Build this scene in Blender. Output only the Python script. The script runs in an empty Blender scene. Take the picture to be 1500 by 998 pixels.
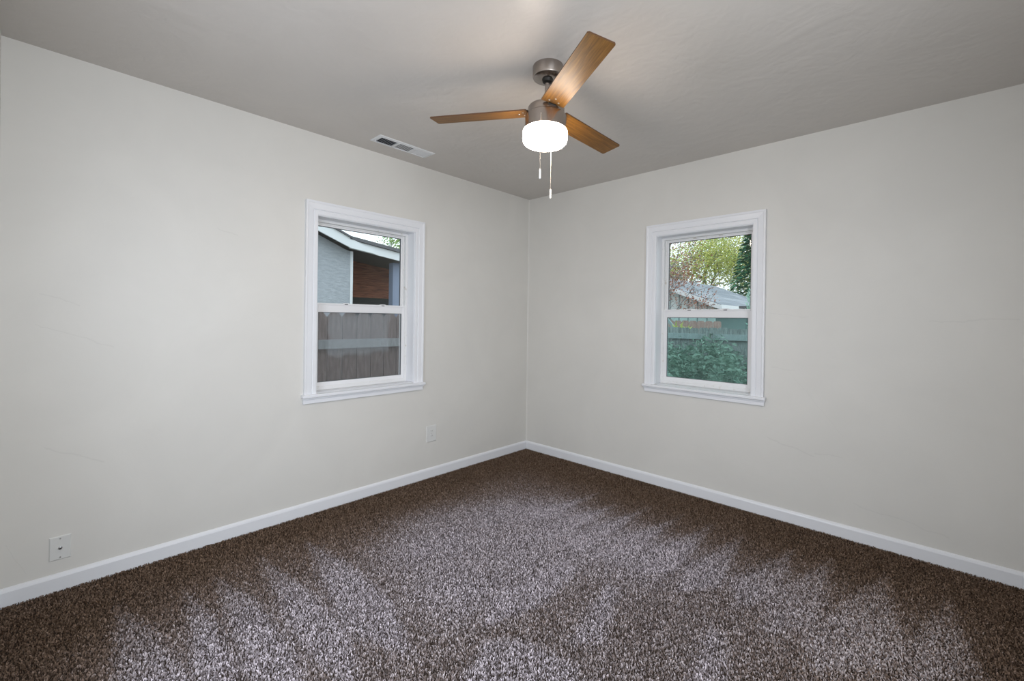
import bpy, math, random
import numpy as np
from mathutils import Vector, Matrix
sc = bpy.context.scene
COL = sc.collection
PI = math.pi
H = 2.44          # ceiling height
W = 3.45          # room size along x (corner at 0,0)
L = 3.387         # room size along -y

# ------------------------------------------------------------------ camera
cam_d = bpy.data.cameras.new('camera'); cam = bpy.data.objects.new('camera', cam_d); COL.objects.link(cam)
F_PX, YAW, PITCH, ROLL = 646.02, 2.3308, -0.0024, -0.0135
fw = Vector((math.cos(PITCH)*math.cos(YAW), math.cos(PITCH)*math.sin(YAW), math.sin(PITCH)))
rt = fw.cross(Vector((0, 0, 1))).normalized(); dn = fw.cross(rt)
cr, sr = math.cos(ROLL), math.sin(ROLL)
r2 = rt*cr + dn*sr; d2 = dn*cr - rt*sr
cam.matrix_world = Matrix.Translation((2.8684, -3.2418, 1.2645)) @ Matrix((r2, -d2, -fw)).transposed().to_4x4()
cam_d.sensor_width = 36; cam_d.lens = F_PX/1500*36
cam_d.shift_y = -28.98/1500
cam_d.clip_start = 0.02; cam_d.clip_end = 200
sc.camera = cam

# ------------------------------------------------------------------ view, world, lights
sc.view_settings.view_transform = 'Standard'; sc.view_settings.look = 'None'
sc.view_settings.exposure = 0.0; sc.view_settings.gamma = 1.0
sc.view_settings.use_curve_mapping = False
world = bpy.data.worlds.new('overcast_sky'); sc.world = world; world.use_nodes = True
wn = world.node_tree; bg = wn.nodes['Background']
bg.inputs[0].default_value = (0.92, 0.98, 1.04, 1); bg.inputs[1].default_value = 2.0

def area_light(name, loc, rot, sx, sy, power, color):
    d = bpy.data.lights.new(name, 'AREA'); d.shape = 'RECTANGLE'; d.size = sx; d.size_y = sy
    d.energy = power; d.color = color
    o = bpy.data.objects.new(name, d); o.location = loc; o.rotation_euler = rot; COL.objects.link(o)
    return o
# added fill lamps in the made-up window right of camera and doorway behind
area_light('window_fill_lamp', (W+0.01, -2.62, 1.58), (0, PI/2, 0), 1.10, 1.10, 34, (0.86, 0.92, 1.0))
area_light('doorway_fill_lamp', (1.60, -L-0.01, 1.22), (-PI/2, 0, PI), 0.86, 1.55, 15.5, (0.82, 0.88, 1.0))
LAMP_EMIT = 35.0

# ------------------------------------------------------------------ materials
def mat(name, color=(.8, .8, .8), rough=.5, metal=0., spec=.5):
    m = bpy.data.materials.new(name); m.use_nodes = True
    b = m.node_tree.nodes['Principled BSDF']
    b.inputs['Base Color'].default_value = (*color, 1); b.inputs['Roughness'].default_value = rough
    b.inputs['Metallic'].default_value = metal; b.inputs['Specular IOR Level'].default_value = spec
    return m
def nd(m, t, **k):
    n = m.node_tree.nodes.new(t)
    for a, v in k.items(): setattr(n, a, v)
    return n
def lk(m, a, b): m.node_tree.links.new(a, b)
def bsdf(m): return m.node_tree.nodes['Principled BSDF']
def coords(m, scale=(1, 1, 1), rot=(0, 0, 0), kind='Object'):
    tc = nd(m, 'ShaderNodeTexCoord'); mp = nd(m, 'ShaderNodeMapping')
    mp.inputs['Scale'].default_value = scale; mp.inputs['Rotation'].default_value = rot
    lk(m, tc.outputs[kind], mp.inputs[0]); return mp.outputs[0]
def noise(m, vec, scale, detail=3, rough=.5, dist=0.):
    n = nd(m, 'ShaderNodeTexNoise'); n.inputs['Scale'].default_value = scale
    n.inputs['Detail'].default_value = detail; n.inputs['Roughness'].default_value = rough
    n.inputs['Distortion'].default_value = dist; lk(m, vec, n.inputs['Vector']); return n.outputs[0]
def ramp(m, fac, stops):
    r = nd(m, 'ShaderNodeValToRGB'); e = r.color_ramp.elements
    while len(e) < len(stops): e.new(0.5)
    for el, (p, c) in zip(e, stops):
        el.position = p; el.color = (*c, 1) if len(c) == 3 else c
    lk(m, fac, r.inputs[0]); return r.outputs[0]
def bump(m, height, strength=.2, dist=.01, chain=None):
    b = nd(m, 'ShaderNodeBump'); b.inputs['Strength'].default_value = strength; b.inputs['Distance'].default_value = dist
    lk(m, height, b.inputs['Height'])
    if chain: lk(m, chain, b.inputs['Normal'])
    return b.outputs[0]
def math_n(m, op, a, b=None, c=None):
    n = nd(m, 'ShaderNodeMath', operation=op)
    for i, v in enumerate((a, b, c)):
        if v is None: continue
        if isinstance(v, (int, float)): n.inputs[i].default_value = v
        else: lk(m, v, n.inputs[i])
    return n.outputs[0]

def crack(m, sep, axis, u0, z0, u1, z1, w, wob):
    """mask of a hairline crack from (u0,z0) to (u1,z1) in wall coordinates"""
    u, z = sep.outputs[axis], sep.outputs[2]
    sl = (z1-z0)/(u1-u0)
    line = math_n(m, 'MULTIPLY_ADD', math_n(m, 'SUBTRACT', u, u0), sl, z0)
    d = math_n(m, 'ABSOLUTE', math_n(m, 'ADD', math_n(m, 'SUBTRACT', z, line), wob))
    a = math_n(m, 'SUBTRACT', 1.0, math_n(m, 'DIVIDE', d, w)); a = math_n(m, 'MAXIMUM', a, 0.0)
    ends = math_n(m, 'MULTIPLY', math_n(m, 'GREATER_THAN', u, min(u0, u1)), math_n(m, 'LESS_THAN', u, max(u0, u1)))
    return math_n(m, 'MULTIPLY', a, ends)

def plaster(name, color, rough, bs, axis=None, cracks=()):
    m = mat(name, color, rough, 0, .5)
    v = coords(m)
    n1 = noise(m, v, 2.2, 4, .55, .6); n2 = noise(m, v, 14, 3, .5, .8); n3 = noise(m, v, 160, 2)
    c = ramp(m, n1, [(.3, tuple(x*.97 for x in color)), (.7, tuple(min(1, x*1.02) for x in color))])
    b = bump(m, n1, bs, .02); b = bump(m, n2, bs*.6, .006, b); b = bump(m, n3, .12, .0006, b)
    if cracks:
        sep = nd(m, 'ShaderNodeSeparateXYZ'); lk(m, v, sep.inputs[0])
        wv = math_n(m, 'MULTIPLY', math_n(m, 'SUBTRACT', noise(m, v, 9, 4, .6), .5), .05)
        tot = None
        for ck in cracks:
            k = crack(m, sep, axis, *ck, wv); tot = k if tot is None else math_n(m, 'MAXIMUM', tot, k)
        b = bump(m, tot, -.6, .003, b)
        mx = nd(m, 'ShaderNodeMix', data_type='RGBA'); mx.inputs[7].default_value = (*(x*.55 for x in color), 1)
        lk(m, math_n(m, 'MULTIPLY', tot, .14), mx.inputs[0]); lk(m, c, mx.inputs[6]); c = mx.outputs[2]
    lk(m, c, bsdf(m).inputs['Base Color']); lk(m, b, bsdf(m).inputs['Normal'])
    return m

M = {}
WALLC = (0.735, 0.718, 0.678)
M['wall_l'] = plaster('painted_plaster_left', WALLC, .45, .10, 1,
    ((-3.25, .66, -3.05, .56, .006), (-3.28, 1.22, -3.02, 1.10, .004), (-3.27, 1.36, -3.14, 1.30, .004), (-3.36, .26, -3.30, .12, .004), (-2.6, 1.75, -2.5, 1.72, .004)))
M['wall_r'] = plaster('painted_plaster_right', WALLC, .45, .12, 0,
    ((2.10, .52, 2.36, .45, .007), (2.36, .47, 2.50, .475, .005), (2.12, .98, 2.25, .97, .003), (2.10, 1.33, 2.32, 1.30, .003), (2.55, .22, 2.95, .16, .004), (2.86, 1.28, 3.18, 1.30, .005), (2.2, .98, 2.5, .60, .002)))
M['wall'] = plaster('painted_plaster', WALLC, .45, .10)
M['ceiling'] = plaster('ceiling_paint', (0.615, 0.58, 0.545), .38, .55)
def scuffs(m):
    return m
M['trim'] = mat('white_gloss_trim', (.84, .85, .88), .32)
M['vinyl'] = mat('white_vinyl', (.80, .80, .80), .38)
v = coords(M['vinyl']); n = noise(M['vinyl'], v, 24, 5, .7)
lk(M['vinyl'], ramp(M['vinyl'], n, [(.28, (.55, .50, .42)), (.40, (.80, .80, .80))]), bsdf(M['vinyl']).inputs['Base Color'])
M['vinyl_clean'] = mat('white_vinyl_sash', (.84, .84, .85), .35)
M['gasket'] = mat('dark_gasket', (.10, .11, .12), .5)
M['latch_dark'] = mat('dark_slot', (.05, .05, .05), .6)
M['plate'] = mat('white_plastic_plate', (.74, .74, .72), .35)
M['vent'] = mat('white_enamel', (.74, .75, .76), .4)
M['duct'] = mat('dark_duct', (.05, .055, .065), .8)
M['chrome'] = mat('screw_steel', (.55, .55, .55), .3, 1)

def glass_mat(name, tint, refl, pale_mix=None):
    m = bpy.data.materials.new(name); m.use_nodes = True; nt = m.node_tree; nt.nodes.remove(bsdf(m))
    out = nt.nodes['Material Output']
    tr = nd(m, 'ShaderNodeBsdfTransparent'); tr.inputs[0].default_value = (*tint, 1)
    gl = nd(m, 'ShaderNodeBsdfGlossy'); gl.inputs['Roughness'].default_value = .02
    lw = nd(m, 'ShaderNodeFresnel'); lw.inputs[0].default_value = 1.45
    mx = nd(m, 'ShaderNodeMixShader'); lk(m, math_n(m, 'MULTIPLY', lw.outputs[0], refl), mx.inputs[0])
    lk(m, tr.outputs[0], mx.inputs[1]); lk(m, gl.outputs[0], mx.inputs[2]); last = mx.outputs[0]
    if pale_mix:
        df = nd(m, 'ShaderNodeBsdfDiffuse'); df.inputs[0].default_value = (.62, .68, .72, 1)
        tl = nd(m, 'ShaderNodeBsdfTranslucent'); tl.inputs[0].default_value = (.62, .68, .72, 1)
        ad = nd(m, 'ShaderNodeMixShader'); ad.inputs[0].default_value = .5
        lk(m, df.outputs[0], ad.inputs[1]); lk(m, tl.outputs[0], ad.inputs[2])
        m2 = nd(m, 'ShaderNodeMixShader'); lk(m, pale_mix(m), m2.inputs[0]); lk(m, last, m2.inputs[1]); lk(m, ad.outputs[0], m2.inputs[2]); last = m2.outputs[0]
    lk(m, last, out.inputs[0]); return m
M['glass'] = glass_mat('window_glass', (.93, .97, .97), .9)
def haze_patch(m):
    # pale soft-edged patch mixed into the lower pane, above the middle
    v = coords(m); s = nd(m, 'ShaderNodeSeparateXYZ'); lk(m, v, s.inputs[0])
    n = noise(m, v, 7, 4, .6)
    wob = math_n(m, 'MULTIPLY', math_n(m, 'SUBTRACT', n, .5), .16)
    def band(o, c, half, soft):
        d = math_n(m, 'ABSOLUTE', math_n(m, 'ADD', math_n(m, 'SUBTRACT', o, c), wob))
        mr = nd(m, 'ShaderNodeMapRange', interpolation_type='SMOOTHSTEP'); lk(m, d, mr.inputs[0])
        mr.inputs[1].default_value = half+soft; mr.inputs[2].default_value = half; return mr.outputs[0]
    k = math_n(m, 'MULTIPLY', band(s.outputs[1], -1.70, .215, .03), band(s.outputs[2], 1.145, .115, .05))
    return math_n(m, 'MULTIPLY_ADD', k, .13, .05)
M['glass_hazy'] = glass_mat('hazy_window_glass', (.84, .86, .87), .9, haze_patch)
M['glass_lower'] = glass_mat('tinted_window_glass', (.74, .90, .89), .9, lambda m: math_n(m, 'MULTIPLY', noise(m, coords(m), 5, 4), .05))

M['nickel'] = mat('brushed_nickel', (.40, .355, .32), .27, 1)
_m = M['nickel']; _v = coords(_m, (1, 1, 60)); lk(_m, bump(_m, noise(_m, _v, 30, 2), .05, .001), bsdf(_m).inputs['Normal'])
bsdf(_m).inputs['Anisotropic'].default_value = .5
M['dark_metal'] = mat('dark_bracket', (.03, .028, .025), .45, .6)
M['wood'] = mat('walnut_blade', (.3, .14, .04), .42, 0, .3)
_m = M['wood']; _v = coords(_m, (3, 55, 55)); _n = noise(_m, _v, 2.2, 6, .65, .6)
lk(_m, ramp(_m, _n, [(.25, (.060, .024, .003)), (.5, (.17, .073, .009)), (.75, (.29, .14, .024))]), bsdf(_m).inputs['Base Color'])
lk(_m, bump(_m, _n, .2, .001), bsdf(_m).inputs['Normal'])
M['wood_edge'] = mat('walnut_blade_edge', (.10, .04, .012), .5)
M['shade'] = bpy.data.materials.new('lit_opal_glass'); M['shade'].use_nodes = True
_b = bsdf(M['shade']); _b.inputs['Base Color'].default_value = (.9, .88, .85, 1); _b.inputs['Roughness'].default_value = .25
_b.inputs['Emission Color'].default_value = (1.0, .84, .68, 1); _b.inputs['Emission Strength'].default_value = LAMP_EMIT
M['chain'] = mat('pull_chain', (.62, .58, .52), .35, .7)
M['fob'] = mat('white_fob', (.85, .84, .82), .4)

# ------------------------------------------------------------------ mesh helpers
class MB:
    def __init__(s): s.v = []; s.f = []; s.sm = []
    def add(s, vs, fs, smooth=False):
        o = len(s.v); s.v += [tuple(p) for p in vs]
        for f in fs: s.f.append(tuple(i+o for i in f)); s.sm.append(smooth)
        return s
    def box(s, a, b):
        x0, y0, z0 = (min(a[i], b[i]) for i in range(3)); x1, y1, z1 = (max(a[i], b[i]) for i in range(3))
        return s.add([(x0,y0,z0),(x1,y0,z0),(x1,y1,z0),(x0,y1,z0),(x0,y0,z1),(x1,y0,z1),(x1,y1,z1),(x0,y1,z1)],
                     [(0,3,2,1),(4,5,6,7),(0,1,5,4),(1,2,6,5),(2,3,7,6),(3,0,4,7)])
    def lathe(s, prof, n=48, c=(0,0,0), smooth=True):
        vs = []; fs = []
        for r, z in prof:
            for k in range(n):
                a = 2*PI*k/n; vs.append((c[0]+r*math.cos(a), c[1]+r*math.sin(a), c[2]+z))
        for i in range(len(prof)-1):
            for k in range(n):
                q = (k+1) % n; fs.append((i*n+k, i*n+q, (i+1)*n+q, (i+1)*n+k))
        fs.append(tuple(range(n))[::-1]); fs.append(tuple(range((len(prof)-1)*n, len(prof)*n)))
        return s.add(vs, fs, smooth)
    def tube(s, pts, r, n=8, smooth=True, r1=None):
        vs = []; fs = []; P = [Vector(p) for p in pts]; m = len(P)
        for i, p in enumerate(P):
            t = (P[min(i+1, m-1)]-P[max(i-1, 0)]).normalized()
            u = t.cross(Vector((0, 0, 1)) if abs(t.z) < .9 else Vector((1, 0, 0))).normalized(); w = t.cross(u)
            rr = r if r1 is None else r+(r1-r)*i/(m-1)
            for k in range(n):
                a = 2*PI*k/n; vs.append(p+u*rr*math.cos(a)+w*rr*math.sin(a))
        for i in range(m-1):
            for k in range(n):
                q = (k+1) % n; fs.append((i*n+k, i*n+q, (i+1)*n+q, (i+1)*n+k))
        fs.append(tuple(range(n))[::-1]); fs.append(tuple(range((m-1)*n, m*n)))
        return s.add(vs, fs, smooth)
    def prism(s, poly, d):
        """poly: list of 3-D points, extruded by vector d"""
        n = len(poly); d = Vector(d); vs = [Vector(p) for p in poly]+[Vector(p)+d for p in poly]
        fs = [tuple(range(n)), tuple(range(2*n-1, n-1, -1))]+[(i, (i+1) % n, (i+1) % n+n, i+n)[::-1] for i in range(n)]
        return s.add(vs, fs)
    def build(s, name, m, parent=None, loc=None, bevel=0, label=None):
        me = bpy.data.meshes.new(name); me.from_pydata(s.v, [], s.f)
        me.polygons.foreach_set('use_smooth', s.sm); me.update()
        import bmesh
        bm = bmesh.new(); bm.from_mesh(me); bmesh.ops.recalc_face_normals(bm, faces=bm.faces); bm.to_mesh(me); bm.free()
        o = bpy.data.objects.new(name, me); COL.objects.link(o); me.materials.append(m)
        if parent: o.parent = parent
        if loc: o.location = loc
        if any(s.sm): 
            md = o.modifiers.new('edge_split', 'EDGE_SPLIT'); md.split_angle = math.radians(35)
        if bevel:
            md = o.modifiers.new('bevel', 'BEVEL'); md.width = bevel; md.segments = 2; md.limit_method = 'ANGLE'
        if label: o['label'] = label
        return o
def empty(name, loc=(0,0,0), rot=(0,0,0)):
    o = bpy.data.objects.new(name, None); o.location = loc; o.rotation_euler = rot; o.empty_display_size = .05; COL.objects.link(o); return o
def tag(o, label=None, cat=None, group=None, kind=None):
    if label: o['label'] = label
    if cat: o['category'] = cat
    if group: o['group'] = group
    if kind: o['kind'] = kind
    return o
def struct(o, label=None, cat=None): return tag(o, label, cat, None, 'structure')

# ------------------------------------------------------------------ room shell
TH = .15
# window openings: (u0,u1,z0,z1)
WL = (-2.052, -1.314, .772, 1.921)
WR = (1.322, 2.001, .780, 1.924)
W3 = (-3.20, -2.04, 1.0, 2.16)
D1 = (1.15, 2.05, 0.0, 2.03)
def wall_holes(axis, p0, p1, span, hole):
    """wall slab between p0 and p1 on its thin axis with one opening"""
    mb = MB(); a, b = span; u0, u1, z0, z1 = hole
    def bx(ua, ub, za, zb):
        if ub-ua < 1e-6 or zb-za < 1e-6: return
        if axis == 0: mb.box((p0, ua, za), (p1, ub, zb))
        else: mb.box((ua, p0, za), (ub, p1, zb))
    bx(a, u0, 0, H); bx(u1, b, 0, H); bx(u0, u1, 0, z0); bx(u0, u1, z1, H); return mb
struct(wall_holes(0, -TH, 0, (-L-TH, 0), WL).build('wall_left', M['wall_l']), 'cream painted plaster wall with the left window', 'wall')
struct(wall_holes(1, 0, TH, (-TH, W+TH), WR).build('wall_back', M['wall_r']), 'cream painted plaster wall with the right window', 'wall')
struct(wall_holes(0, W, W+TH, (-L-TH, 0), W3).build('wall_right', M['wall']), 'cream plaster wall to the right of the camera', 'wall')
struct(wall_holes(1, -L-TH, -L, (0, W), D1).build('wall_front', M['wall']), 'cream plaster wall with the added doorway behind the camera', 'wall')
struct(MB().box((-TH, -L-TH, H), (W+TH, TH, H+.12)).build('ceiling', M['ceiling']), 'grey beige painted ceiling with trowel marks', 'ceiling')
M['backing'] = mat('carpet_backing', (.05, .037, .028), .95, 0, .1)
struct(MB().box((-TH, -L-TH, -.12), (W+TH, TH, 0)).build('floor', M['backing']), 'dark backing floor below the carpet pile', 'floor')

mb = MB(); R_ = .011; mb.prism([(0, 0, .08)]+[(R_-R_*math.cos(a), -R_+R_*math.sin(a), .08) for a in (0, PI/8, PI/4, 3*PI/8, PI/2)], (0, 0, H-.08))
struct(mb.build('trim_1', M['wall']), 'rounded painted plaster corner between the two window walls', 'corner')
# baseboards (profile: flat board with a rounded top)
def baseboard(name, axis, a, b, side, label):
    prof = [(0, 0), (.013, 0), (.013, .066), (.010, .076), (.004, .082), (0, .083)]
    mb = MB()
    if axis == 0: poly = [(side[0]+side[1]*d, a, z) for d, z in prof]; mb.prism(poly, (0, b-a, 0))
    else: poly = [(a, side[0]+side[1]*d, z) for d, z in prof]; mb.prism(poly, (b-a, 0, 0))
    return struct(mb.build(name, M['trim']), label, 'baseboard')
baseboard('baseboard_left', 0, -L, -.002, (0, 1), 'white baseboard along the left wall')
baseboard('baseboard_back', 1, .015, W, (0, -1), 'white baseboard along the right-hand window wall')
baseboard('baseboard_right', 0, -L, -.016, (W, -1), 'white baseboard along the wall right of the camera')
baseboard('baseboard_front', 1, .015, D1[0]-.07, (-L, 1), 'white baseboard beside the added doorway')

# ------------------------------------------------------------------ windows (single hung, local frame: u along wall, v outwards, z up)
def window(name, label, axis, hole, low_glass, flip):
    """axis 0: wall x=0 (u=y, outside -x).  axis 1: wall y=0 (u=x, outside +y)."""
    u0, u1, z0, z1 = hole
    root = struct(empty(name, ((0, (u0+u1)/2, z0) if axis == 0 else ((u0+u1)/2, 0, z0))), label, 'window')
    org = Vector(root.location)
    def P(u, v, z): return Vector(((-v, u, z) if axis == 0 else (u, v, z)))-org
    class B(MB):
        def b(s, ua, ub, va, vb, za, zb): return s.box(P(ua, va, za), P(ub, vb, zb))
        def ring(s, a, b, c, d, w, va, vb, wb=None, wt=None):
            wb = w if wb is None else wb; wt = w if wt is None else wt
            s.b(a, a+w, va, vb, c, d); s.b(b-w, b, va, vb, c, d); s.b(a+w, b-w, va, vb, c, c+wb); return s.b(a+w, b-w, va, vb, d-wt, d)
    def mitred(mb, ins, outs, prof):
        """casing on three sides: prof = list of (t, v), t 0 at opening, 1 at outer edge"""
        (a0, a1, at), (b0, b1, bt) = ins, outs
        for side in ('l', 'r', 't'):
            for (t, v), (t2, v2) in zip(prof, prof[1:]):
                def pt(t, v, end):
                    ul = a0+(b0-a0)*t; ur = a1+(b1-a1)*t; zt = at+(bt-at)*t
                    if side == 'l': return P(ul, v, z0 if end == 0 else zt)
                    if side == 'r': return P(ur, v, z0 if end == 0 else zt)
                    return P(ul if end == 0 else ur, v, zt)
                mb.add([pt(t, v, 0), pt(t2, v2, 0), pt(t2, v2, 1), pt(t, v, 1)], [(0, 1, 2, 3)])
        return mb
    cw = .078
    prof = [(0, .0), (0, -.012), (.08, -.014), (.30, -.014), (.36, -.010), (.42, -.016), (.80, -.019), (.86, -.022), (1, -.022), (1, 0)]
    c = mitred(B(), (u0, u1, z1), (u0-cw, u1+cw, z1+cw+.008), prof).build('casing', M['trim'], root)
    # jamb liner boards inside the opening
    jb = B(); jb.b(u0, u0+.004, -.002, .10, z0+.005, z1); jb.b(u1-.004, u1, -.002, .10, z0+.005, z1); jb.b(u0+.004, u1-.004, -.002, .10, z1-.004, z1); jb.build('jamb', M['trim'], root)
    # stool and apron
    s = B(); s.b(u0-cw-.014, u1+cw+.014, -.040, 0, z0-.020, z0); s.b(u0, u1, 0, .085, z0-.012, z0+.004)
    s.build('window_sill', M['trim'], root, bevel=.004)
    ap = B(); ap.b(u0-cw-.004, u1+cw+.004, -.016, 0, z0-.060, z0-.020); ap.b(u0-cw-.008, u1+cw+.008, -.022, 0, z0-.034, z0-.020)
    ap.build('apron', M['trim'], root, bevel=.003)
    # vinyl main frame
    fa, fb = u0+.004, u1-.004; fc, fd = z0+.004, z1-.004
    fr = B(); fr.ring(fa, fb, fc, fd, .020, .085, .15, .026, .018)
    fr.ring(fa+.0, fb-.0, fc, fd, .030, .112, .15, .030, .026); fr.build('window_frame', M['vinyl'], root, bevel=.0015)
    zr0, zr1 = 1.299, 1.360
    ga, gb = u0+.048, u1-.046
    # upper fixed pane with its thin frame and dark gasket
    up = B(); up.ring(fa+.028, fb-.028, zr1-.03, fd-.024, .012, .120, .14); up.build('upper_sash_frame', M['vinyl_clean'], root, bevel=.001)
    g = B(); g.ring(fa+.040, fb-.040, zr1-.02, fd-.036, .0035, .124, .134); g.build('gasket', M['gasket'], root)
    pane = B(); pane.b(fa+.038, fb-.038, .128, .132, zr1-.02, fd-.034); po = pane.build('upper_glass', M['glass'], root)
    # lower sash
    ls = B(); ls.ring(fa+.016, fb-.016, fc+.018, zr1, .030, .092, .116, .034, zr1-zr0)
    ls.b(fa+.030, fb-.030, .086, .116, zr1-.012, zr1-.002)
    lo = ls.build('lower_sash', M['vinyl_clean'], root, bevel=.0015)
    g = B(); g.ring(fa+.046, fb-.046, fc+.052, zr0, .003, .094, .104); g.build('gasket', M['gasket'], lo)
    for t in (.30, .74):
        uu = ga+(gb-ga)*t
        lt = B(); lt.b(uu-.022, uu+.022, .086, .100, zr1-.002, zr1+.004); lat = lt.build('sash_latch', M['vinyl_clean'], lo, bevel=.0015)
        sl = B(); sl.b(uu-.012, uu+.012, .0845, .0865, zr1-.008, zr1-.003); sl.build('latch_slot', M['latch_dark'], lo)
    pane = B(); pane.b(fa+.044, fb-.044, .102, .106, fc+.050, zr0+.002)
    gl = pane.build('lower_glass', low_glass, root)
    if True:  # shift object origin so shader coordinates read as room coordinates
        for ob in (gl,):
            ob.data.transform(Matrix.Translation(org)); ob.location = -org
    return root
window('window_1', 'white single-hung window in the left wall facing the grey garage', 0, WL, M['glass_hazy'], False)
window('window_2', 'white single-hung window in the right-hand wall facing weeds and trees', 1, WR, M['glass_lower'], False)
# plain surround for the unseen window and doorway, added to hold the fill lamps
r = struct(empty('window_added', (W, (W3[0]+W3[1])/2, W3[2])), 'unseen white framed window added in the wall right of the camera', 'window')
def ring3(mb, axis, p0, p1, u0, u1, z0, z1, w, bottom=True):
    def bx(ua, ub, za, zb): mb.box((p0, ua, za) if axis == 0 else (ua, p0, za), (p1, ub, zb) if axis == 0 else (ub, p1, zb))
    bx(u0-w, u0, z0, z1+w); bx(u1, u1+w, z0, z1+w); bx(u0, u1, z1, z1+w)
    if bottom: bx(u0-w, u1+w, z0-w, z0)
    return mb
m3 = ring3(MB(), 0, W-.018, W, *W3, .075); o = m3.build('casing', M['trim'], None, bevel=.003); o.parent = r; o.matrix_parent_inverse = Matrix.Translation(-Vector(r.location))
r = struct(empty('door_added', ((D1[0]+D1[1])/2, -L, 0)), 'unseen white cased open doorway added behind the camera', 'door')
m3 = ring3(MB(), 1, -L, -L+.018, *D1, .07, False); o = m3.build('casing', M['trim'], None, bevel=.003); o.parent = r; o.matrix_parent_inverse = Matrix.Translation(-Vector(r.location))

# ------------------------------------------------------------------ carpet pile (countless tufts)
STROKES = [
 [(0.33,-3.03),(0.64,-2.94),(1.00,-2.90),(1.35,-2.95),(1.3,-3.08),(0.84,-3.08)],
 [(0.39,-2.80),(0.70,-2.76),(1.11,-2.77),(1.5,-2.85),(1.03,-2.88)],
 [(0.38,-2.68),(0.69,-2.60),(1.16,-2.59),(1.5,-2.66),(1.14,-2.76),(0.95,-2.73)],
 [(0.34,-2.47),(0.76,-2.41),(1.20,-2.40),(1.5,-2.52),(1.24,-2.56),(1.0,-2.56)],
 [(0.35,-2.24),(0.69,-2.17),(1.15,-2.18),(1.5,-2.3),(1.17,-2.41),(0.97,-2.37)],
 [(1.13,-0.46),(1.11,-1.05),(0.98,-1.15),(1.02,-.9)],
 [(1.33,-0.54),(1.31,-1.25),(1.17,-1.35),(1.20,-.95)],
 [(1.50,-0.42),(1.51,-1.22),(1.37,-1.25),(1.40,-.95)],
 [(1.71,-0.37),(1.72,-1.17),(1.56,-1.22),(1.59,-.95)],
 [(1.90,-0.38),(1.95,-1.06),(1.80,-1.20),(1.76,-0.98)],
 [(2.08,-0.40),(2.16,-1.03),(2.03,-1.20),(1.97,-0.98)],
 [(2.33,-0.37),(2.39,-0.90),(2.26,-1.15),(2.17,-0.93)],
 [(2.50,-0.33),(2.55,-1.04),(2.39,-1.24),(2.33,-0.95)],
 [(2.72,-0.30),(2.82,-1.05),(2.58,-1.32),(2.52,-1.15),(2.61,-0.72)],
 [(2.94,-0.36),(3.03,-1.00),(2.92,-1.3),(2.80,-1.13),(2.83,-0.90)],
 [(1.47,-1.36),(1.59,-1.39),(1.64,-1.72),(1.56,-2.0),(1.46,-1.85)],
 [(1.76,-1.38),(1.83,-1.40),(1.96,-1.74),(1.85,-1.84)],
 [(2.22,-1.34),(2.28,-1.37),(2.38,-1.62),(2.27,-1.75)],
 [(1.62,-2.05),(1.70,-1.95),(1.95,-1.90),(2.01,-2.0),(1.75,-2.38)],
]
CENTRE = [(0.50,-1.75),(0.50,-1.45),(0.76,-1.00),(1.07,-0.75),(1.45,-0.70),(1.90,-0.80),(1.92,-1.2),(1.62,-1.35),(1.54,-1.5),(1.52,-1.88),(1.45,-2.05),(1.20,-2.10),(0.95,-2.05),(0.69,-2.0)]
def soft_poly(x, y, poly, soft):
    """1 inside, 0 outside, with an edge of the given softness"""
    n = len(poly); inside = np.zeros(x.shape, bool); d2 = np.full(x.shape, 1e9)
    for i in range(n):
        (xa, ya), (xb, yb) = poly[i], poly[(i+1) % n]
        ex, ey = xb-xa, yb-ya; t = np.clip(((x-xa)*ex+(y-ya)*ey)/(ex*ex+ey*ey), 0, 1)
        d2 = np.minimum(d2, (x-xa-t*ex)**2+(y-ya-t*ey)**2)
        c = ((ya > y) != (yb > y)) & (x < (xb-xa)*(y-ya)/(yb-ya+1e-12)+xa); inside ^= c
    d = np.sqrt(d2)*np.where(inside, 1, -1)
    return np.clip(.5+d/soft, 0, 1)
def sstep(t, a, b):
    t = np.clip((t-a)/(b-a), 0, 1); return t*t*(3-2*t)
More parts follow.
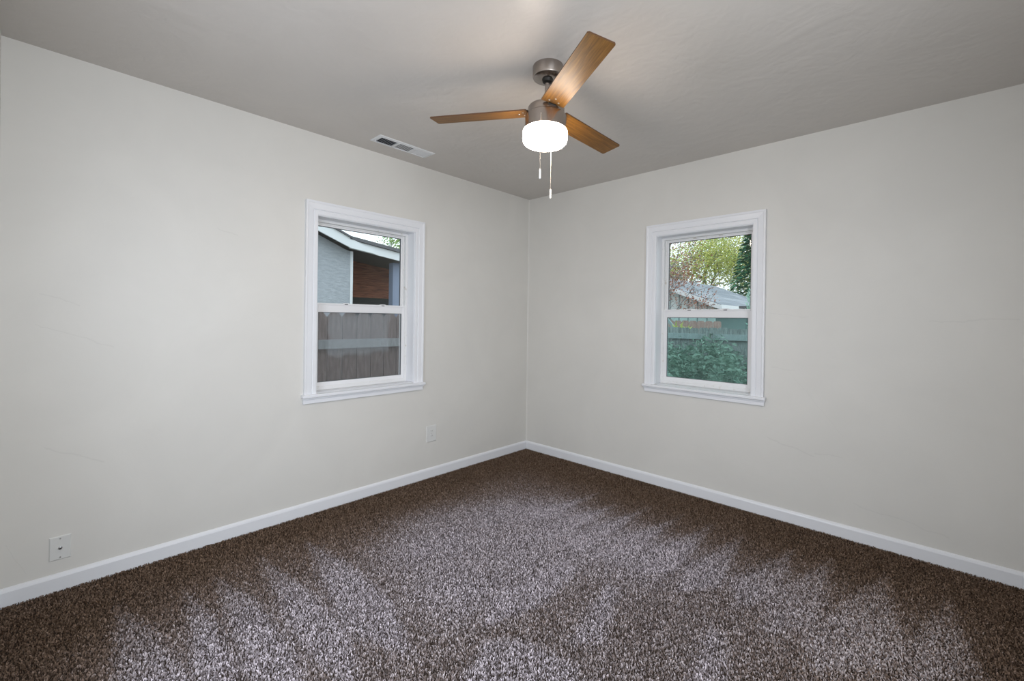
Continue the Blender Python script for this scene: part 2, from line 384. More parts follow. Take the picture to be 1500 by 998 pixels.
def make_carpet():
    rng = np.random.default_rng(7)
    sp = .0056
    gx, gy = np.meshgrid(np.arange(.014, W-.014, sp), np.arange(-L+.004, -.014, sp))
    x = gx.ravel()+rng.uniform(-.5, .5, gx.size)*sp; y = gy.ravel()+rng.uniform(-.5, .5, gx.size)*sp
    x = np.clip(x, .0135, W-.014); y = np.clip(y, -L, -.0135)
    n = x.size
    # low frequency wander of the pile tone
    wob = np.zeros(n)
    for k in range(14):
        a = rng.uniform(0, 2*PI); f = rng.uniform(3, 16); wob += np.sin((x*np.cos(a)+y*np.sin(a))*f+rng.uniform(0, 6))/14
    jx, jy = x+.009*rng.standard_normal(n), y+.009*rng.standard_normal(n)
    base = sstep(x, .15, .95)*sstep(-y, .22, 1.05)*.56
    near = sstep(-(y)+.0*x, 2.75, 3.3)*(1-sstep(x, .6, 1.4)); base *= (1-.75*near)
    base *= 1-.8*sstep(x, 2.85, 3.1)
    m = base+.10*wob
    m += .28*soft_poly(jx, jy, CENTRE, .25)
    st = np.zeros(n)
    for p in STROKES: st = np.maximum(st, soft_poly(jx, jy, p, .04))
    m += .33*st*(1-.3*sstep(m, .5, .9)); m = np.clip(m, 0, 1)
    # colour of each tuft: twisted yarn from dark brown to pale taupe
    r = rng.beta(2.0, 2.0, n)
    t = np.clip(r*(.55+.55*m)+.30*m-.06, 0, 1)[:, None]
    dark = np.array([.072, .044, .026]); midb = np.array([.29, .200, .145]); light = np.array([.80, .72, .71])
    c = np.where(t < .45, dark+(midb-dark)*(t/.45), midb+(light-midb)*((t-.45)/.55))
    kk = (np.clip(.95*m, 0, .85)*(1-.6*sstep(x, 2.1, 2.8)))[:, None]; c = c*(1-kk)+kk*c.mean(1, keepdims=True)*np.array([1.045, .945, 1.02])  # browner towards the right wall, dimmer light there put into the tuft colour
    # geometry: bent strips, 3 rungs
    az = rng.uniform(0, 2*PI, n); lean_a = rng.uniform(0, 2*PI, n); hgt = rng.uniform(.007, .011, n)
    lean = rng.uniform(.001, .0065, n); w = rng.uniform(.0015, .0027, n)
    lx = np.cos(lean_a)*lean; ly = np.sin(lean_a)*lean
    V = np.empty((n, 6, 3), np.float32)
    for k, (ht, ls, ws) in enumerate(((0, 0, .8), (.62, .30, 1.15), (1.0, 1.0, .75))):
        tw = az+k*.5
        cx, cy = np.cos(tw)*w*ws, np.sin(tw)*w*ws
        V[:, 2*k, 0] = x+lx*ls-cx; V[:, 2*k, 1] = y+ly*ls-cy; V[:, 2*k, 2] = hgt*ht
        V[:, 2*k+1, 0] = x+lx*ls+cx; V[:, 2*k+1, 1] = y+ly*ls+cy; V[:, 2*k+1, 2] = hgt*ht
    V[:, :, 0] = np.clip(V[:, :, 0], .0131, W-.0131); V[:, :, 1] = np.clip(V[:, :, 1], -L, -.0131)
    me = bpy.data.meshes.new('carpet_pile')
    me.vertices.add(n*6); me.vertices.foreach_set('co', V.ravel())
    base_i = (np.arange(n)*6)[:, None]
    quads = np.concatenate([base_i+np.array([0, 1, 3, 2]), base_i+np.array([2, 3, 5, 4])], 1).astype(np.int32).ravel()
    me.loops.add(n*8); me.loops.foreach_set('vertex_index', quads)
    me.polygons.add(n*2); me.polygons.foreach_set('loop_start', np.arange(0, n*8, 4, dtype=np.int32))
    me.update(calc_edges=True)
    ca = me.color_attributes.new('yarn', 'FLOAT_COLOR', 'POINT')
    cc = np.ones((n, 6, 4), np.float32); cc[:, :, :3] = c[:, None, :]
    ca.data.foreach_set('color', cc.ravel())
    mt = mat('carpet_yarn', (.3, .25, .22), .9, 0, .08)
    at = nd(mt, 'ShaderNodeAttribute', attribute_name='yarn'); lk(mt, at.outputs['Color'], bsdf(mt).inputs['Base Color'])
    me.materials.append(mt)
    o = bpy.data.objects.new('carpet_pile', me); COL.objects.link(o)
    return tag(o, 'brown and taupe flecked cut-pile carpet with pale vacuum tracks', 'carpet', kind='stuff')
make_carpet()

# ------------------------------------------------------------------ ceiling fan
FA = Vector((1.5663, -1.6523, H))
tilt = Vector((.0168, .0276, 1)).normalized()
fan = empty('ceiling_fan', FA)
tag(fan, 'brushed nickel ceiling fan with three walnut blades and lit opal glass shade', 'ceiling fan')
MB().lathe([(.0, 0), (.070, 0), (.071, -.004), (.071, -.044), (.068, -.052), (.058, -.058), (.030, -.060), (.0, -.060)]).build('canopy', M['nickel'], fan)
# everything below the canopy hangs from the ball joint, slightly out of plumb
hang = Matrix.Identity(4)
rotm = Vector((0, 0, 1)).rotation_difference(tilt).to_matrix().to_4x4()
def H_(mb, name, m, parent=fan, **k):
    mb.v = [tuple(rotm @ Vector(p)) for p in mb.v]; return mb.build(name, m, parent, **k)
H_(MB().lathe([(.0, -.045), (.020, -.05), (.026, -.060), (.022, -.072), (.012, -.078), (.0, -.078)], 32), 'hanger_ball', M['dark_metal'])
H_(MB().lathe([(.0105, -.07), (.0105, -.175)], 24), 'downrod', M['nickel'])
H_(MB().lathe([(.0, -.160), (.018, -.160), (.022, -.166), (.022, -.186), (.0, -.186)], 32), 'rod_collar', M['nickel'])
H_(MB().lathe([(.0, -.186), (.070, -.186), (.081, -.190), (.085, -.197), (.085, -.226), (.0, -.226)], 64), 'motor_housing', M['nickel'])
H_(MB().lathe([(.0, -.2265), (.089, -.2265), (.0945, -.232), (.0955, -.240), (.0955, -.296), (.0, -.296)], 64), 'switch_housing', M['nickel'])
gl = H_(MB().lathe([(.088, -.292), (.094, -.294), (.100, -.298), (.103, -.306), (.103, -.340), (.100, -.352), (.092, -.360), (.075, -.366), (.045, -.369), (.0, -.370)], 64), 'glass_shade', M['shade'])
BZ = -(H-2.2312)
TH0 = .5063
def blade(k):
    a = TH0+k*2*PI/3+PI
    R = rotm @ Matrix.Translation((0, 0, BZ)) @ Matrix.Rotation(a, 4, 'Z') @ Matrix.Rotation(-.1778, 4, 'X')
    # local: x radial, y across
    w = .0549; r0, r1 = .084, .5617
    mb = MB(); pts = [(r0+.004, -w), (r1-.006, -w), (r1, -w+.006), (r1, w-.006), (r1-.006, w), (r0+.004, w), (r0, w-.006), (r0, -w+.006)]
    mb.prism([(x, y, -.003) for x, y in pts], (0, 0, .006))
    o = mb.build('blade', M['wood'], fan); o.matrix_local = R
    o.data.materials.append(M['wood_edge'])
    for p in o.data.polygons:
        if abs(p.normal.z) < .5: p.material_index = 1
    br = MB(); br.prism([(.076, -.020, .003), (.125, -.028, .003), (.150, -.012, .003), (.150, .012, .003), (.125, .028, .003), (.076, .020, .003)], (0, 0, .004))
    br.box((.070, -.018, -.008), (.090, .018, .010))
    br.build('blade_bracket', M['dark_metal'], o)
    for (sx, sy) in ((.105, -.022), (.105, .022), (.128, 0)):
        MB().lathe([(0, -.0052), (.0035, -.0048), (.0045, -.003), (.0, -.003)], 16, (sx, sy, 0)).build('screw', M['chrome'], o, label='small bright screw head')
    return o
for k in range(3): blade(k)
# pull chains
tocam = (Vector((2.8684, -3.2418, 0))-Vector((FA.x, FA.y, 0))).normalized()
side = Vector((-tocam.y, tocam.x, 0))     # to the right seen from the camera
def chain(fwd, lat, ztop, zf0, zf1):
    p = tocam*fwd+side*lat
    hole = p*(.0955/max(p.length, 1e-6)); hole.z = ztop
    mb = MB(); pts = [hole, p*1.0+Vector((0, 0, ztop-.004)), p+Vector((0, 0, ztop-.012)), p+Vector((0, 0, zf0))]
    mb.tube(pts, .0009, 6)
    z = ztop-.014
    while z > zf0:
        mb.lathe([(0, .0014), (.0014, 0), (0, -.0014)], 6, (p.x, p.y, z)); z -= .0045
    o = mb.build('pull_chain', M['chain'], fan)
    MB().lathe([(.0, .0), (.0018, -.001), (.0042, -.006), (.0048, zf1-zf0+.004), (.0042, zf1-zf0), (.0, zf1-zf0)], 16, (p.x, p.y, zf0)).build('pull_fob', M['fob'], o)
    MB().lathe([(0, .003), (.0035, .003), (.0035, -.003), (0, -.003)], 12, tuple(hole)).build('chain_grommet', M['nickel'], o)
chain(.1085, -.029, -.258, -.508, -.553)
chain(-.1005, .020, -.258, -.537, -.582)

# ------------------------------------------------------------------ ceiling vent
def ceiling_vent():
    x0, x1, y0, y1 = .168, .298, -1.785, -1.352
    root = empty('ceiling_vent', ((x0+x1)/2, (y0+y1)/2, H)); tag(root, 'white three-section air register set in the ceiling near the left wall', 'air vent')
    cx, cy = root.location.x, root.location.y
    hx, hy = (x1-x0)/2, (y1-y0)/2
    f = MB(); ix, iy = hx-.018, hy-.022
    # flanged frame with sloped edge
    o_ = [(-hx, -hy), (hx, -hy), (hx, hy), (-hx, hy)]; i_ = [(-ix, -iy), (ix, -iy), (ix, iy), (-ix, iy)]
    vs = [(x, y, 0) for x, y in o_]+[(x*.985, y*.985, -.004) for x, y in o_]+[(x, y, -.009) for x, y in i_]+[(x, y, -.001) for x, y in i_]
    fs = [];
    for lv in range(3):
        for i in range(4): j = (i+1) % 4; fs.append((lv*4+i, lv*4+j, lv*4+4+j, lv*4+4+i))
    f.add(vs, fs); 
    for yy in (-iy+2*iy/3, -iy+4*iy/3): f.box((-ix, yy-.007, -.010), (ix, yy+.007, -.002))
    f.build('frame', M['vent'], root)
    MB().box((-ix, -iy, -.0015), (ix, iy, -.0005)).build('duct_opening', M['duct'], root)
    secs = [(-iy, -iy+2*iy/3-.007, 0, math.radians(62)), (-iy+2*iy/3+.007, -iy+4*iy/3-.007, 1, math.radians(25)), (-iy+4*iy/3+.007, iy, 0, math.radians(-28))]
    for ya, yb, ax, ang in secs:
        mb = MB(); n = 8 if ax == 0 else 6
        for k in range(n):
            if ax == 0:
                c = ya+(yb-ya)*(k+.5)/n; h = .0062
                d = Vector((0, math.cos(ang)*h, math.sin(ang)*h*.45)); pa, pb = Vector((-ix, c, -.0055)), Vector((ix, c, -.0055))
            else:
                c = -ix+2*ix*(k+.5)/n; h = .0070
                d = Vector((math.cos(ang)*h, 0, -math.sin(ang)*h*.45)); pa, pb = Vector((c, ya, -.0055)), Vector((c, yb, -.0055))
            nrm = Vector((0, 0, .0008))
            mb.add([pa-d, pb-d, pb+d, pa+d, pa-d+nrm, pb-d+nrm, pb+d+nrm, pa+d+nrm], [(0,1,2,3),(7,6,5,4),(0,4,5,1),(1,5,6,2),(2,6,7,3),(3,7,4,0)])
        mb.build('louvre_section', M['vent'], root)
    MB().tube([(-.012, -hy+.012, -.008), (-.014, -hy+.010, -.020)], .003, 8).build('damper_lever', M['vent'], root)
    return root
ceiling_vent()

# ------------------------------------------------------------------ wall plates
def plate(name, y0, y1, z0, z1):
    root = empty(name, (0, (y0+y1)/2, (z0+z1)/2))
    hy, hz = (y1-y0)/2, (z1-z0)/2
    mb = MB(); b = .0035
    vs = [(0, -hy, -hz), (0, hy, -hz), (0, hy, hz), (0, -hy, hz), (.003, -hy, -hz), (.003, hy, -hz), (.003, hy, hz), (.003, -hy, hz),
          (.006, -hy+b, -hz+b), (.006, hy-b, -hz+b), (.006, hy-b, hz-b), (.006, -hy+b, hz-b)]
    fs = [(0, 3, 2, 1), (8, 9, 10, 11)]+[(l*4+i, l*4+(i+1) % 4, l*4+4+(i+1) % 4, l*4+4+i) for l in (0, 1) for i in range(4)]
    mb.add(vs, fs).build('cover_plate', M['plate'], root)
    return root
def disc_x(r, x0, x1, y, z, n=20, sy=1.):
    mb = MB(); pts = [(x0, y+r*sy*math.cos(2*PI*k/n), z+r*math.sin(2*PI*k/n)) for k in range(n)]
    return mb.prism(pts, (x1-x0, 0, 0))
o = plate('wall_outlet', -1.186, -1.090, .288, .416); tag(o, 'white duplex power outlet on the left wall below the window', 'power outlet')
for s in (-1, 1):
    mb = MB(); pts = []
    for k in range(24):
        a = 2*PI*k/24; pts.append((.006, max(-.0155, min(.0155, .0195*math.cos(a))), s*.0195+.0165*math.sin(a)))
    f = mb.prism(pts, (.002, 0, 0)).build('socket', M['plate'], o)
    MB().box((.0079, -.0075, s*.0195-.001), (.0084, -.0055, s*.0195+.007)).box((.0079, .0055, s*.0195-.001), (.0084, .0075, s*.0195+.006)).build('socket_slot', M['latch_dark'], f)
disc_x(.003, .006, .0072, 0, 0).build('screw', M['chrome'], o)
o = plate('coax_plate', -3.231, -3.160, .144, .251); tag(o, 'off-white cable jack plate low on the left wall just above the baseboard', 'cable jack')
disc_x(.0075, .006, .008, 0, 0, 6).build('jack_nut', M['chrome'], o)
disc_x(.0045, .008, .016, 0, 0).build('jack_barrel', M['chrome'], o)
disc_x(.0022, .0161, .0164, 0, 0).build('jack_hole', M['latch_dark'], o)
for s in (-1, 1): disc_x(.0028, .006, .0074, 0, s*.042).build('screw', M['chrome'], o)

# ------------------------------------------------------------------ outdoors
rnd = random.Random(11)
GZ = -.45
M['ground'] = mat('dry_soil', (.16, .14, .10), .95)
_m = M['ground']; lk(_m, ramp(_m, noise(_m, coords(_m), 3, 5), [(.3, (.08, .09, .04)), (.7, (.20, .17, .12))]), bsdf(_m).inputs['Base Color'])
struct(MB().box((-40, -30, GZ-.2), (30, 45, GZ)).build('ground', M['ground']), 'bare soil yard outside the windows', 'ground')
def wood_mat(name, a, b, sc_=(6, 6, 1.2), rough=.85):
    m = mat(name, a, rough); n = noise(m, coords(m, sc_), 6, 6, .65, .4)
    lk(m, ramp(m, n, [(.3, a), (.7, b)]), bsdf(m).inputs['Base Color']); lk(m, bump(m, n, .3, .004), bsdf(m).inputs['Normal']); return m
M['fence_brown'] = wood_mat('weathered_brown_fence', (.13, .095, .085), (.29, .235, .22))
M['fence_rail'] = wood_mat('weathered_rail', (.26, .28, .29), (.40, .42, .43))
M['fence_grey'] = wood_mat('weathered_grey_fence', (.12, .12, .12), (.42, .41, .41))
M['fence_red'] = wood_mat('reddish_fence', (.38, .18, .16), (.62, .38, .34))
M['stucco'] = mat('grey_stucco', (.42, .46, .50), .9); _m = M['stucco']
_n = noise(_m, coords(_m, (1, 1, 3)), 9, 6, .65); lk(_m, ramp(_m, _n, [(.3, (.35, .375, .41)), (.7, (.47, .50, .54))]), bsdf(_m).inputs['Base Color']); lk(_m, bump(_m, _n, .8, .02), bsdf(_m).inputs['Normal'])
M['fascia'] = mat('white_fascia', (.74, .76, .78), .6)
M['roof_dark'] = mat('dark_roof_edge', (.12, .12, .13), .8)
M['planks'] = wood_mat('stained_planks', (.10, .035, .02), (.55, .20, .11), (1, .7, 9))
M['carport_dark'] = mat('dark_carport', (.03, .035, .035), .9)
M['post_blue'] = mat('blue_grey_post', (.22, .26, .36), .8)
M['siding'] = mat('white_siding', (.66, .72, .72), .7); M['batten'] = mat('grey_groove', (.26, .32, .33), .8)
M['side_wall'] = mat('teal_grey_wall', (.16, .21, .21), .8)
M['shingle'] = mat('grey_shingle', (.36, .40, .44), .9); _m = M['shingle']
_b = nd(_m, 'ShaderNodeTexBrick'); _b.inputs['Scale'].default_value = 1; _b.inputs['Brick Width'].default_value = .9; _b.inputs['Row Height'].default_value = .30
_b.inputs['Color1'].default_value = (.18, .205, .235, 1); _b.inputs['Color2'].default_value = (.28, .305, .335, 1); _b.inputs['Mortar'].default_value = (.12, .14, .16, 1); _b.inputs['Mortar Size'].default_value = .012
lk(_m, coords(_m, (1, 1, 1), (0, 0, PI/2)), _b.inputs[0]); lk(_m, _b.outputs[0], bsdf(_m).inputs['Base Color'])
def leaf_mat(name, a, b):
    m = mat(name, a, .6); lk(m, ramp(m, noise(m, coords(m), 2.5, 5, .8), [(.35, a), (.65, b)]), bsdf(m).inputs['Base Color']); return m
M['weed'] = leaf_mat('weed_leaves', (.06, .13, .09), (.30, .38, .31))
M['leaf_red'] = leaf_mat('russet_leaves', (.28, .10, .06), (.42, .22, .15))
M['leaf_yel'] = leaf_mat('yellow_green_leaves', (.30, .36, .06), (.62, .60, .18))
M['leaf_grn'] = leaf_mat('fresh_green_leaves', (.18, .34, .08), (.40, .52, .20))
M['leaf_dark'] = leaf_mat('conifer_needles', (.015, .10, .05), (.06, .22, .11))
M['leaf_grey'] = leaf_mat('grey_twigs', (.22, .25, .25), (.45, .48, .48))
M['bark'] = mat('grey_bark', (.20, .20, .20), .9)
M['wire'] = mat('wire', (.5, .5, .5), .6)

def fence(name, label, axis, plane_, u0, u1, ztop, mats, pitch, rails, posts, ear=.035, sag=0., seed=1, facing=1, rail_side=-1):
    """board fence; axis 0: stands on x=plane_, boards along y; axis 1: on y=plane_, boards along x"""
    rr = random.Random(seed)
    root = empty(name, ((plane_, (u0+u1)/2, GZ) if axis == 0 else ((u0+u1)/2, plane_, GZ))); tag(root, label, 'fence')
    org = Vector(root.location)
    def P(u, v, z): return Vector((plane_+v*facing, u, z) if axis == 0 else (u, plane_+v*facing, z))-org
    u = u0; k = 0
    while u < u1:
        w = pitch-rr.uniform(.004, .010); zt = ztop+rr.uniform(-.012, .010); th = .016; lean = rr.uniform(-.003, .003)
        poly = [P(u, lean, GZ), P(u+w, lean, GZ), P(u+w, lean, zt-ear), P(u+w-ear*.8, lean, zt), P(u+ear*.8, lean, zt), P(u, lean, zt-ear)]
        d = P(u, lean+th, GZ)-P(u, lean, GZ)
        MB().prism(poly, d).build('picket', mats[0], root); u += pitch; k += 1
    for zr in rails:
        mb = MB(); a = P(u0, 0 if rail_side < 0 else th, zr); 
        mb.box(P(u0, -.002, zr-.045), P(u1, -.042, zr+.045)); mb.build('rail', mats[1], root)
    for up in posts:
        MB().box(P(up-.045, -.043, GZ), P(up+.045, -.133, ztop-.06)).build('post', mats[0], root)
    return root
fence('board_fence', 'weathered brown dog-eared board fence right outside the left window', 0, -1.5, -3.2, 1.6, 1.352, (M['fence_brown'], M['fence_rail']), .157, (.995, -.1), (-2.5, .6), .085, facing=-1)
fence('board_fence', 'grey weathered board fence behind the weeds outside the right window', 1, 4.0, -2.6, 3.4, 1.175, (M['fence_grey'], M['fence_rail']), .145, (1.035, 0), (.33,), .02, seed=4, facing=1)
fence('board_fence', 'low reddish board fence between the grey fence and the gabled house', 1, 6.0, -2.4, -.28, 1.30, (M['fence_red'], M['fence_red']), .16, (1.0,), (), .03, seed=9, facing=1)

# neighbour's garage with an open carport bay, gable end towards the left window
def garage():
    X = -4.5
    root = empty('garage', (X, 0, GZ)); tag(root, 'grey stucco garage with white fascia and open brown carport beyond the left fence', 'garage')
    def P(y, z, x=0.): return Vector((x, y, z-GZ))
    MB().prism([P(-5, GZ), P(.385, GZ), P(.385, 2.42), P(.28, 2.45), P(-.19, 2.64), P(-2.3, 3.47), P(-5, 2.42)], (-.2, 0, 0)).build('wall', M['stucco'], root)
    MB().box(P(.385, GZ, .02), P(.43, 2.42, -.2)).build('corner_trim', M['fascia'], root)
    # side wall inside the bay, plank back wall and its dark lower part
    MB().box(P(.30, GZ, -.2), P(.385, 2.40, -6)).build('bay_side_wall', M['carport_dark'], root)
    w = MB(); w.box(P(.3, 1.70, -1.64), P(3.2, 2.75, -1.66))
    z = 1.70; 
    while z < 2.75: w.box(P(.3, z, -1.6), P(3.2, z+.135, -1.63)); z += .14
    w.build('plank_wall', M['planks'], root)
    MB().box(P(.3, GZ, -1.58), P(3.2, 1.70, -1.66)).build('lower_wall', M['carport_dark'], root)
    MB().box(P(1.235, GZ, .0), P(1.42, 2.31, -.14)).build('post', M['post_blue'], root)
    # boards: steep rake over shallow rake
    MB().prism([P(-2.3, 3.62, .25), P(.29, 2.605, .25), P(.76, 2.41, .25), P(.74, 2.388, .25), P(.28, 2.44, .25), P(-.19, 2.617, .25), P(-2.3, 3.45, .25)], (-.03, 0, 0)).build('rake_board', M['fascia'], root)
    MB().prism([P(.27, 2.585, .215), P(3.4, 2.22, .215), P(3.4, 2.07, .215), P(.27, 2.44, .215)], (-.03, 0, 0)).build('rake_board', M['fascia'], root)
    MB().prism([P(-2.3, 3.66, .28), P(.29, 2.63, .28), P(.29, 2.60, .28), P(-2.3, 3.62, .28)], (-6, 0, 0)).build('roof', M['roof_dark'], root)
    MB().prism([P(.26, 2.645, .26), P(3.4, 2.29, .26), P(3.4, 2.225, .26), P(.26, 2.59, .26)], (-6, 0, 0)).build('roof', M['roof_dark'], root)
    MB().prism([P(-2.3, 3.66, .28), P(-5.3, 2.5, .28), P(-5.3, 2.46, .28), P(-2.3, 3.62, .28)], (-6, 0, 0)).build('roof', M['roof_dark'], root)
    return root
garage()

# gabled house beyond the right fence
def house():
    Y = 8.0
    root = empty('gabled_house', (-3, Y, GZ)); tag(root, 'white board-and-batten gabled house with grey shingle roof beyond the right fence', 'house')
    o = Vector((-3, Y, GZ))
    def P(x, y, z): return Vector((x, y, z))-o
    xr, zr_ = -3.15, 2.63; xe, ze = -.75, 1.70; ln = 6.2
    xl = 2*xr-xe
    MB().prism([P(xl+.25, Y, GZ), P(xe-.25, Y, GZ), P(xe-.25, Y, ze+.02), P(xr, Y, zr_-.1), P(xl+.25, Y, ze+.02)], (0, .15, 0)).build('gable_wall', M['siding'], root)
    g = MB(); x = xl+.4
    while x < xe-.2:
        zt = zr_-.1-abs(x-xr)*(zr_-ze)/(xe-xr); g.box(P(x-.012, Y-.014, GZ), P(x+.012, Y, zt)); x += .235
    g.build('batten', M['batten'], root)
    MB().box(P(xe-.40, Y+.15, GZ), P(xe-.25, Y+ln, ze)).build('side_wall', M['side_wall'], root)
    for sx, (a, b) in ((1, (xr, xe)), (-1, (xr, xl))):
        ob = MB().prism([P(a, Y-.25, zr_+.02), P(b, Y-.25, ze), P(b, Y-.25, ze-.05), P(a, Y-.25, zr_-.03)], (0, ln+.5, 0)).build('roof_slope', M['shingle'], root)
        MB().prism([P(a, Y-.28, zr_-.0), P(b, Y-.28, ze-.02), P(b, Y-.28, ze-.13), P(a, Y-.28, zr_-.12)], (0, .03, 0)).build('rake_board', M['fascia'], root)
    MB().box(P(xe-.02, Y-.25, ze-.12), P(xe+.02, Y+ln+.25, ze-.01)).build('eave_board', M['fascia'], root)
    return root
house()
# low outbuilding wall seen above the grey fence at the right
o = empty('shed', (.9, 7.2, GZ)); tag(o, 'dim teal-grey panelled shed front above the right end of the grey fence', 'shed')
MB().box((-.95, 0, 0), (1.6, .1, 2.02)).build('wall', M['side_wall'], o)
for x in (-.84, -.46, -.10, .3, .7): MB().box((x-.03, -.03, 0), (x+.03, 0, 2.0)).build('trim_board', M['siding'] if x < -.5 else M['batten'], o)
MB().box((-1.05, -.15, 2.02), (1.7, 1.5, 2.08)).build('roof', M['roof_dark'], o)

# foliage
def leaves(mb, pts, size, r, droop=.3):
    for p in pts:
        n = Vector((r.gauss(0, 1), r.gauss(0, 1), r.gauss(0, 1))).normalized(); u = n.orthogonal().normalized(); w = n.cross(u)
        s = size*r.uniform(.6, 1.3); q = Vector(p)
        mb.add([q-u*s*.5, q+w*s*.28, q+u*s*.5, q-w*s*.28], [(0, 1, 2, 3)])
def branchy(mb, p, d, length, rad, depth, r, tips, spread=.6):
    q = p+d*length
    mid = p+d*length*.5+Vector((r.gauss(0, .04), r.gauss(0, .04), 0))*length
    mb.tube([p, mid, q], rad, 6, r1=rad*.6); tips.append(mid); tips.append(q)
    if depth <= 0: return
    for k in range(3 if depth > 1 else 4):
        nd_ = (d+Vector((r.gauss(0, spread), r.gauss(0, spread), r.gauss(.1, spread*.7)))).normalized()
        branchy(mb, q if k else mid, nd_, length*r.uniform(.6, .85), rad*.58, depth-1, r, tips, spread)
def tree(name, label, base, h, leafmat, nleaf, size, cloud, seed, trunk_r=.12, depth=4, part='crown', spread=.6, group=None, extra=None):
    r = random.Random(seed); root = empty(name, base); tag(root, label, 'tree', group)
    tips = []; mb = MB(); branchy(mb, Vector((0, 0, 0)), Vector((0, 0, 1)), h*.32, trunk_r, depth, r, tips, spread)
    mb.build('trunk', M['bark'], root)
    def cloud_of(m_, n_, pick):
        lf = MB(); pts = []
        src = [t for t in tips if pick(t)] or tips
        for _ in range(n_):
            t = r.choice(src); pts.append(t+Vector((r.gauss(0, cloud), r.gauss(0, cloud), r.gauss(0, cloud))))
        leaves(lf, pts, size, r); lf.build(part, m_, root)
    cloud_of(leafmat, nleaf, lambda t: t.z > h*.3)
    if extra: cloud_of(extra[0], extra[1], lambda t: t.z > h*.3)
    return root
tree('bare_tree', 'half-bare tree with russet leaves overhanging the left end of the shingle roof', (-1.97, 6.5, GZ), 5.0, M['leaf_red'], 5200, .05, .10, 40, .05, 4, spread=.55, extra=(M['leaf_grey'], 1500))
tree('bare_tree', 'tall grey twiggy tree far beyond the gabled house ridge', (-11.2, 35.0, GZ), 15.5, M['leaf_grey'], 9000, .14, .70, 5, .16, 4, spread=.62, extra=(M['leaf_grn'], 1800))
tree('yellow_tree', 'yellow-green leafy tree in the middle beyond the shingle roof', (-5.0, 19.5, GZ), 7.6, M['leaf_yel'], 22000, .085, .42, 8, .14, 4, spread=.62, extra=(M['leaf_grn'], 3000))
tree('yellow_tree', 'yellow-green leafy tree reaching the top right of the right window', (-2.6, 26.5, GZ), 11.0, M['leaf_yel'], 20000, .11, .55, 12, .14, 4, spread=.6)
tree('green_tree', 'light green leafy tree top above the garage roof', (-13.5, 7.2, GZ), 7.2, M['leaf_grn'], 5000, .11, .33, 21, .10, 4, spread=.55)
# conifer: drooping sprays in a cone
def conifer():
    r = random.Random(31); root = empty('conifer', (-2.15, 16.3, GZ)); tag(root, 'dark green conifer at the right edge of the right window view', 'tree')
    MB().tube([(0, 0, 0), (0, 0, 7.1)], .14, 8, r1=.02).build('trunk', M['bark'], root)
    mb = MB()
    for _ in range(16000):
        z = r.uniform(.3, 7.2); rad = (7.6-z)*.235*math.sqrt(r.uniform(.15, 1)); a = r.uniform(0, 2*PI)
        p = Vector((math.cos(a)*rad, math.sin(a)*rad, z)); out = Vector((math.cos(a), math.sin(a), -.35)).normalized()
        s = r.uniform(.10, .22); w = out.cross(Vector((r.gauss(0, .4), r.gauss(0, .4), 1))).normalized()*s*.18
        mb.add([p-out*s*.5, p+w, p+out*s*.5, p-w], [(0, 1, 2, 3)])
    mb.build('foliage', M['leaf_dark'], root)
conifer()
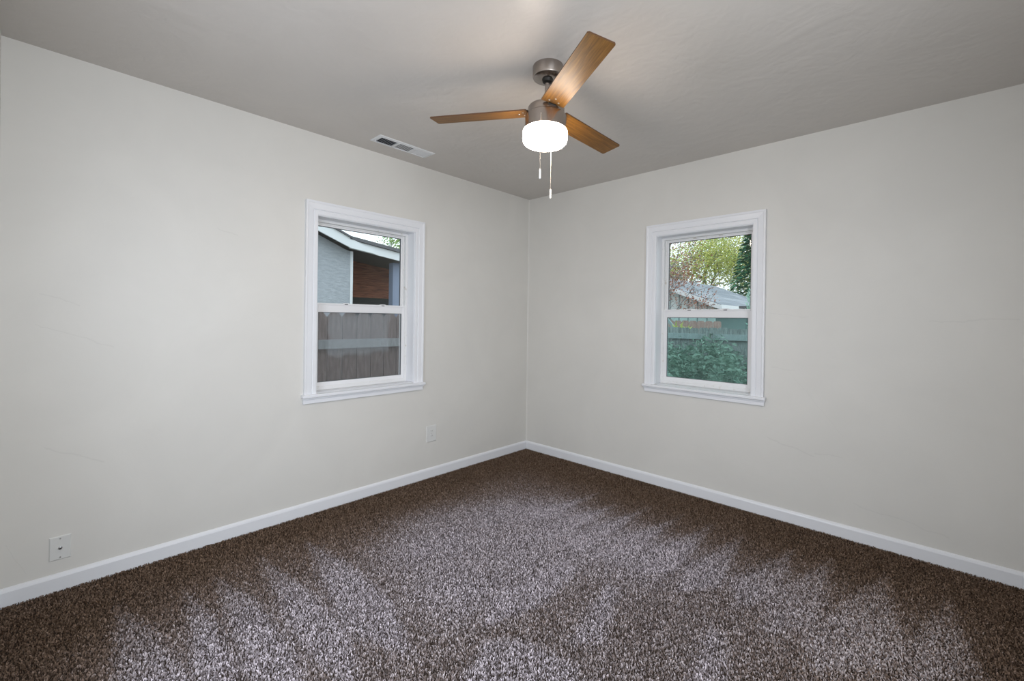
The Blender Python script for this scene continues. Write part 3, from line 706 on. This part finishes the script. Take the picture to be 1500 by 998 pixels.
# tangle of weeds in front of the grey fence
def weeds():
    r = random.Random(17); mb = MB()
    for _ in range(26000):
        y = r.uniform(1.0, 3.75); x = r.uniform(-1.25, 2.8)
        top = .62+.05*(y-1)+.18*math.sin(x*2.3+1)+.10*math.sin(x*6+y*3)+r.gauss(0, .07)
        z = top-abs(r.gauss(0, .28)); p = Vector((x, y, max(GZ+.1, z)))
        d = Vector((r.gauss(0, .8), r.gauss(0, .8), r.uniform(-.2, 1.1))).normalized(); s = r.uniform(.04, .13)
        w = d.cross(Vector((r.gauss(0, 1), r.gauss(0, 1), .3))).normalized()*s*r.uniform(.07, .20)
        m_ = p+d*s*.5; e = p+d*s+Vector((0, 0, -s*.25))
        mb.add([p, m_+w, e, m_-w], [(0, 1, 2, 3)])
    for _ in range(1500):
        x = r.uniform(-1.25, 2.8); y = r.uniform(1.0, 3.75); t = r.uniform(.2, .85)
        a = Vector((x, y, GZ)); b = Vector((x+r.gauss(0, .12), y+r.gauss(0, .12), t)); w = Vector((.003, 0, 0))
        mb.add([a-w, a+w, b+w*.3, b-w*.3], [(0, 1, 2, 3)])
    o = mb.build('undergrowth', M['weed']); tag(o, 'dense green weeds growing in front of the grey fence', 'weeds', kind='stuff')
weeds()
# pale spiky shrub and small things poking above the grey fence
def stems(name, label, base, top, mt, n, spread_, seed, cat):
    r = random.Random(seed); root = empty(name, base); tag(root, label, cat); st = MB(); lf = MB()
    for _ in range(n):
        dx, dy = r.gauss(0, spread_), r.gauss(0, spread_); h = (top-GZ)*r.uniform(.82, 1.0)
        pts = [Vector((dx*.3*t, dy*.3*t, h*t))+Vector((dx, dy, 0))*t*t*.7 for t in (0, .25, .5, .75, 1)]
        st.tube(pts, .012, 6, r1=.005)
        for k in range(26):
            t = r.uniform(.45, 1); p = Vector((dx*.3*t+dx*t*t*.7, dy*.3*t+dy*t*t*.7, h*t)); d = Vector((r.gauss(0, .5), r.gauss(0, .5), 1)).normalized()
            w = d.orthogonal().normalized()*.014; s_ = r.uniform(.08, .16); lf.add([p, p+d*s_*.5+w, p+d*s_, p+d*s_*.5-w], [(0, 1, 2, 3)])
    st.build('stem', M['pale_green'], root); lf.build('leaves', mt, root); return root
M['pale_green'] = mat('pale_green_leaf', (.36, .56, .47), .6); M['gold_leaf'] = mat('golden_leaf', (.62, .60, .16), .6)
stems('spiky_shrub', 'pale green spiky shrub rising at the right end of the shingle roof', (.20, 6.75, GZ), 1.95, M['pale_green'], 7, .07, 5, 'shrub')
stems('golden_shrub', 'yellow shrub tip just above the left end of the grey fence', (-.36, 4.5, GZ), 1.32, M['gold_leaf'], 6, .06, 6, 'shrub')
tag(MB().prism([(-.86, 4.9, 1.36), (-.82, 4.9, 1.38), (.72, 4.9, GZ), (.66, 4.9, GZ)], (0, .05, 0)).build('leaning_board', M['fence_rail']), 'grey board leaning down behind the left end of the grey fence', 'board')
# wires
o = MB().tube([(-16, 11, 5.3), (-4, 11, 4.15), (8, 11, 4.0)], .012, 6).build('utility_wire', M['wire']); tag(o, 'thin utility wire crossing the sky before the trees', 'wire')
